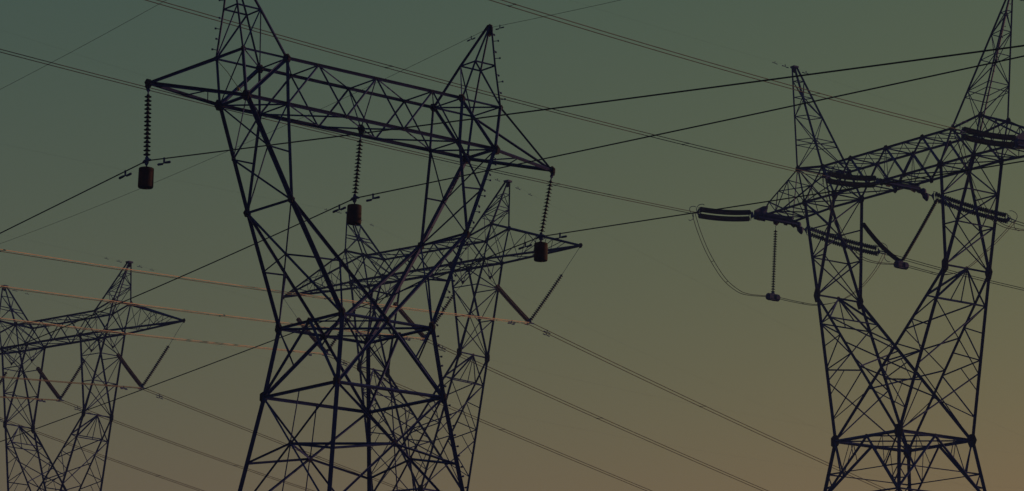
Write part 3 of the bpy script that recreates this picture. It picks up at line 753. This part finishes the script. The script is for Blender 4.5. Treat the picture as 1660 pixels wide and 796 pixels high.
# double tension strings of the strain pylon
TL = {'LN': 'double tension string reaching left from the left arm tip of the strain pylon',
      'MN': 'double tension string in front of the middle of the strain pylon beam, pointing left',
      'RN': 'topmost double tension string, in front of the right peak of the strain pylon',
      'LF': 'double tension string sloping down right behind the left column of the strain pylon',
      'MF': 'double tension string sloping down right across the right column of the strain pylon',}
for key, lab in TL.items():
    A, s0, s1, e = [V(q) for q in STR4[key]]
    root = empty('tension_insulator', A)
    tag(root, lab, 'tension insulator', 'tension strings of the strain pylon')
    d = (s1 - s0).normalized(); side = Vector((-d.y, d.x, 0)).normalized(); upv = Vector((0, 0, 1))
    def L_(q): return q - A
    k = MB(); k.tube([L_(A), L_(s0)], 0.035, 6)
    if key[1] == 'N':   # counterweight bell at the tower end
        k.lathe(L_(lerp(A, s0, 0.55)) + upv * 0.30, (0, 0, -1), [(0, 0.02), (0.08, 0.07), (0.30, 0.12), (0.42, 0.10)], 10)
    else:
        k.tube([L_(A) + side * 0.12, L_(s0) + side * 0.05], 0.03, 6)
    k.build('link_rod', M_STEEL, root)
    h = 0.21
    if key[1] == 'F':   # drop shaped dampers beside the far crosspiece
        for q, sg in ((0.30, -1), (0.10, 1)):
            k = MB(); k.lathe(L_(lerp(A, s0, q)) + upv * (0.22 if sg > 0 else -0.02), Vector((0.25, 0, -1)), [(0, 0.12), (0.10, 0.22), (0.26, 0.22), (0.48, 0.09), (0.54, 0.03)], 12)
            k.build('strain_weight', M_LEG, root)
    for nm, c0, dirn in (('yoke', s0, 1), ('yoke', s1, -1)):
        k = MB()
        c = L_(c0); n_ = side
        k.add([c + upv * (h + 0.08) + n_ * 0.015, c - upv * (h + 0.08) + n_ * 0.015, c - d * dirn * 0.22 + n_ * 0.015,
               c + upv * (h + 0.08) - n_ * 0.015, c - upv * (h + 0.08) - n_ * 0.015, c - d * dirn * 0.22 - n_ * 0.015],
              [(0, 1, 2), (5, 4, 3), (0, 3, 4, 1), (1, 4, 5, 2), (2, 5, 3, 0)])
        k.tube([c + upv * (h + 0.1) - d * dirn * 0.02, c + upv * (h + 0.12) + d * dirn * 0.16, c - upv * (h + 0.12) + d * dirn * 0.16, c - upv * (h + 0.1) - d * dirn * 0.02], 0.03, 6)
        k.build(nm, M_STEEL, root)
    n = round((s1 - s0).length / (0.152 if key[1] == 'N' else 0.178))
    for sg in (1, -1):
        k = MB(); discs(k, L_(s0) + upv * h * sg + side * 0.05 * sg + d * 0.1, L_(s1) + upv * h * sg + side * 0.05 * sg - d * 0.1, n, 0.18 if key[1] == 'N' else 0.168, 0.10)
        k.build('insulator_arm', M_GLAZE, root)
    k = MB()
    for sg in (1, -1):
        k.tube([L_(s1) + side * 0.2 * sg, L_(e) + side * 0.22 * sg], 0.035, 6)
    k.tube([L_(s1) + side * 0.25, L_(s1) - side * 0.25], 0.035, 6); k.tube([L_(e) + side * 0.25, L_(e) - side * 0.25], 0.03, 6)
    k.build('dead_end_clamp', M_STEEL, root)
    for sg, off in ((1, 0.25), (1, -0.25), (-1, 0.0)):
        k = MB(); b = L_(e) + side * off; rr = []
        for fd, fu in ((0.05, 0.05), (-0.02, 0.30), (0.10, 0.52), (0.42, 0.62), (0.62, 0.56)):
            rr.append(b - d * fd * (1 if sg > 0 else -0.7) + upv * sg * fu * 0.85 + side * off * fu)
        k.tube(catm(rr, 4), 0.022, 5); k.build('arcing_horn', M_STEEL, root)

# strings that hold the jumpers
def jumper_weight(root, c, ax):
    k = MB(); x = Vector(ax).normalized(); y = Vector((0, 0, 1)).cross(x)
    c = Vector(c)
    k.box(c + Vector((0, 0, -0.02)), 0.34, 0.15, 0.21, (x, y, Vector((0, 0, 1))))
    k.build('clamp_block', M_LEG, root)
    for sg in (-1, 1):
        k = MB(); k.lathe(c + x * sg * 0.30 - x * 0.18 + Vector((0, 0, -0.02)), x, [(0, 0.21), (0.03, 0.235), (0.33, 0.235), (0.36, 0.21)], 14)
        k.build('counterweight', M_LEG, root)
    k = MB(); k.lathe(c + Vector((0, 0, 0.34)), (0, 0, -1), [(0, 0.05), (0.06, 0.12), (0.16, 0.14), (0.20, 0.06)], 12); k.lathe(c + Vector((0, 0, -0.14)), (0, 0, -1), [(0, 0.14), (0.10, 0.10), (0.13, 0.04)], 12)
    k.build('socket', M_STEEL, root)
jax = Vector((0.80, 0.60, 0))
cl = V(JC['L']); top = W('q4', (-12, -0.1, -0.5))
root = empty('insulator_string', top); tag(root, 'long vertical insulator string holding the jumper loop below the left arm of the strain pylon', 'insulator string')
k = MB(); k.tube([(0, 0, 0.15), lerp((0, 0, 0), cl - top, 0.10)], 0.018, 6); k.build('link_rod', M_STEEL, root)
k = MB(); discs(k, lerp((0, 0, 0), cl - top, 0.09), (cl - top) + Vector((0, 0, 0.3)), 25, 0.14); k.build('disc_stack', M_GLAZE, root)
jumper_weight(root, cl - top, jax)
cl = V(JC['M'])
root = empty('insulator_pair', cl); tag(root, 'V of two insulator strings holding the jumper inside the window of the strain pylon', 'insulator V')
for a, r, sg in ((W('q4', (-5.04, 1.3, -1.49)), 0.15, 0.22), (W('q4', (4.78, -1.25, -2.1)), 0.12, 0.05)):
    q = a - cl; e = q.normalized() * 0.28 + Vector((0, 0, 0.12))
    k = MB(); k.tube([q, lerp(q, e, 0.04)], 0.02, 5); k.build('link_rod', M_STEEL, root)
    k = MB(); discs(k, lerp(q, e, 0.035), e, round((q - e).length / 0.152), r, sg); k.build('insulator_arm', M_GLAZE, root)
jumper_weight(root, (0, 0, 0), jax)

# ------------------------------------------------------------------ wires
WK = {}
for kname, P0, az, a, b, sm in WIRES: WK.setdefault(kname, []).append((P0, az, a, b, sm))
def wire_z(a, b, sm, s, aend):
    lim = sm * 1.25
    if s <= lim: return a * s * s + b * s
    return a * lim * lim + b * lim + (2 * a * lim + b) * (s - lim) + aend * (s - lim) ** 2
def wire_pts(rec, L, aend=5e-4, off=0.0, dz=0.0):
    P0, az, a, b, sm = rec
    d = Vector((math.sin(math.radians(az)), math.cos(math.radians(az)), 0)); sdv = Vector((d.y, -d.x, 0))
    P = V(P0) + Vector((0, 0, dz)); out = []; s = 0.0
    while s < L:
        q = P + d * s + sdv * off; q.z += wire_z(a, b, sm, s, aend); out.append(q)
        s += 1.0 if s < 6 else (2.5 if s < 70 else 8)
    return out
def damper(rec, s, parent, off=0.0, size=1.0, base=Vector((0, 0, 0)), dz=0.0):
    P0, az, a, b, sm = rec
    d = Vector((math.sin(math.radians(az)), math.cos(math.radians(az)), 0)); sdv = Vector((d.y, -d.x, 0))
    c = V(P0) + d * s + sdv * off + Vector((0, 0, wire_z(a, b, sm, s, 5e-4) + dz)) - base
    t = (d + Vector((0, 0, 2 * a * s + b))).normalized()
    k = MB(); lo = c - Vector((0, 0, 0.10 * size))
    k.tube([c + Vector((0, 0, 0.03)), lo], 0.022 * size, 6); k.tube([lo - t * 0.24 * size, lo + t * 0.24 * size], 0.010 * size, 5)
    for sg in (-1, 1): k.lathe(lo + t * sg * 0.05 * size + Vector((0, 0, 0.012 * sg * size)), t * sg, [(0, 0.012 * size), (0.02, 0.024 * size), (0.17 * size, 0.028 * size), (0.19 * size, 0.018 * size)], 8)
    k.build('vibration_damper', M_STEEL, parent)

# near pylon: one conductor per phase through its clamp, and two earth wires
NAMES = {'L': 'left', 'M': 'middle', 'R': 'right'}
for sd in 'LMR':
    l, r = WK['c1l' + sd][0], WK['c1r' + sd][0]
    base = V(l[0]); root = empty('power_line', base)
    tag(root, 'single dark conductor clamped under the %s string of the nearest pylon' % NAMES[sd], 'power line', 'conductors of the nearest pylon')
    pts = wire_pts(l, 240)[::-1] + wire_pts(r, 200, 6e-4)[1:]
    k = MB(); k.tube([q - base for q in pts], 0.021, 6); k.build('conductor', M_WIRE, root)
    damper(l, 0.92 if sd != 'L' else 1.35, root, 0, 1.6, base); damper(r, 1.10, root, 0, 1.6, base)
for i, sd in enumerate('LR'):
    l, r = WK['g1l' + sd][0], WK['g1r' + sd][0]
    base = V(l[0]); root = empty('earth_wire', base)
    tag(root, 'thin earth wire running over the %s peak of the nearest pylon' % NAMES[sd], 'earth wire', 'earth wires of the nearest pylon')
    k = MB(); k.tube([q - base - Vector((0, 0, 0.06)) for q in wire_pts(l, 240)[::-1] + wire_pts(r, 200, 5e-4)[1:]], 0.0075, 5); k.build('wire', M_WIRE, root)
    damper(l, 1.1, root, 0, 1.0, base, -0.06); damper(r, 0.6, root, 0, 1.0, base, -0.06)

# twin bundles
def bundle(recs, label, group, ml, mr, dampers=True, spac=(18, 42, 75, 120), rad=0.026, half=0.22):
    base = V(recs[0][0]); root = empty('power_line', base)
    tag(root, label, 'power line', group)
    for off in (-half, half):
        for rec, mm in zip(recs, (ml, mr)):
            k = MB(); o2 = off if rec is recs[0] else -off
            k.tube([q - base for q in wire_pts(rec, 190, 4e-4, o2)], rad, 6); k.build('conductor', mm, root)
    for rec in recs:
        P0, az, a, b, sm = rec
        d = Vector((math.sin(math.radians(az)), math.cos(math.radians(az)), 0)); sdv = Vector((d.y, -d.x, 0))
        for s in spac:
            c = V(P0) + d * s + Vector((0, 0, wire_z(a, b, sm, s, 4e-4))) - base
            k = MB(); k.tube([c - sdv * half, c + sdv * half], 0.014, 5)
            for sg in (-1, 1): k.tube([c + sdv * half * sg - d * 0.07, c + sdv * half * sg + d * 0.07], 0.034, 6)
            k.build('spacer', M_WIRE, root)
        if dampers:
            damper(rec, 1.5, root, half, 1.35, base); damper(rec, 1.9, root, -half, 1.35, base)
    return root
for ps, tw in (('3', 'V-string pylon behind the nearest one'), ('2', 'far left V-string pylon')):
    for sd in 'RML':
        l = WK.get('b%sl%s' % (ps, sd)); r = WK['b%sr%s' % (ps, sd)][0]
        recs = [l[0], r] if l else [r]
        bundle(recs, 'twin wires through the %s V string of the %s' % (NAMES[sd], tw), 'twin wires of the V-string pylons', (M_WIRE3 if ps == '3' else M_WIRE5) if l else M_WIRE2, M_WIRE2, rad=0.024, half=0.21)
for sd, lab in (('L', 'lowest twin wires from the upper left, ending at the strain pylon left arm'),
                ('M', 'middle twin wires from the top left corner to the middle of the strain pylon'),
                ('R', 'uppermost twin wires crossing the sky to the right peak of the strain pylon')):
    bundle([WK['b4%sN' % sd][0]], lab, 'twin wires in front of the strain pylon', M_WIRE4, M_WIRE4, False, rad=0.023, spac=(12, 34.5, 58, 90))
for sd, lab in (('L', 'lower twin wires leaving the strain pylon down towards the right edge'),
                ('M', 'upper twin wires leaving the strain pylon at the right edge')):
    bundle([WK['b4%sF' % sd][0]], lab, 'twin wires behind the strain pylon', M_WIRE2, M_WIRE2, False, rad=0.024, spac=(25, 60))
for kk, ww, lab in (('gq3', 1, 'right peak of the V-string pylon behind the nearest one'), ('gq3', 0, 'left peak of the V-string pylon behind the nearest one'),
                    ('gq2', 0, 'right peak of the far left V-string pylon'), ('gq2', 1, 'left peak of the far left V-string pylon')):
    idx = ww if kk == 'gq2' else 1 - ww
    l, r = WK[kk + 'l'][idx], WK[kk + 'r'][idx]
    base = V(l[0]); root = empty('earth_wire', base)
    tag(root, 'hair-thin earth wire over the ' + lab, 'earth wire', 'earth wires of the V-string pylons')
    k = MB(); k.tube([q - base for q in wire_pts(l, 200)[::-1] + wire_pts(r, 200)[1:]], 0.0024, 4); k.build('wire', M_WIRE, root)
    for rec in (l, r): damper(rec, 1.0, root, 0, 1.0, base); damper(rec, 2.2, root, 0, 0.8, base)
for i, lab in ((0, 'left'), (1, 'right')):
    n_, f_ = WK['g4n'][i], WK['g4f'][i]
    base = V(n_[0]); root = empty('earth_wire', base)
    tag(root, 'hair-thin earth wire with drooping dampers over the %s peak of the strain pylon' % lab, 'earth wire', 'earth wires of the strain pylon')
    k = MB(); k.tube([q - base for q in wire_pts(n_, 200)[::-1] + wire_pts(f_, 200)[1:]], 0.0024, 4); k.build('wire', M_WIRE, root)
    for rec in (n_, f_): damper(rec, 0.9, root, 0, 1.3, base)
    damper(n_, 1.9, root, 0, 1.0, base)

# jumper loops of the strain pylon
for sd, lab in (('L', 'twin jumper loop hanging deep below the left arm of the strain pylon'),
                ('M', 'twin jumper loop passing through the window of the strain pylon'),
                ('R', 'twin jumper loop coming down beside the right column of the strain pylon')):
    P = [V(q) for q in JUMP[sd]]; base = P[0]; root = empty('jumper_cable', base)
    tag(root, lab, 'jumper cable', 'jumper loops of the strain pylon')
    C = catm(P, 6)
    dr = (P[-1] - P[0]); sdv = Vector((dr.y, -dr.x, 0)).normalized()
    for sg in (-1, 1):
        k = MB(); k.tube([q + sdv * 0.16 * sg - base for q in C], 0.021, 6); k.build('conductor', M_WIRE, root)
    for i in (14, 20, 44, 52, 60):
        k = MB(); k.tube([C[i] + sdv * 0.16 - base, C[i] - sdv * 0.16 - base], 0.018, 5); k.build('spacer', M_WIRE, root)

# ------------------------------------------------------------------ the evening air
k = MB(); k.box((0, 1000, 31.5), 4100, 5100, 33.0)
hz = k.build('haze', bpy.data.materials.new('evening_haze'))
tag(hz, kind='stuff')
hm = hz.data.materials[0]; hm.use_nodes = True
for n_ in list(hm.node_tree.nodes):
    if n_.type == 'BSDF_PRINCIPLED': hm.node_tree.nodes.remove(n_)
pv = hm.node_tree.nodes.new('ShaderNodeVolumePrincipled')
pv.inputs['Color'].default_value = (0.22, 0.36, 1.0, 1)
pv.inputs['Density'].default_value = 0.0006
hm.node_tree.links.new(pv.outputs[0], hm.node_tree.nodes['Material Output'].inputs['Volume'])
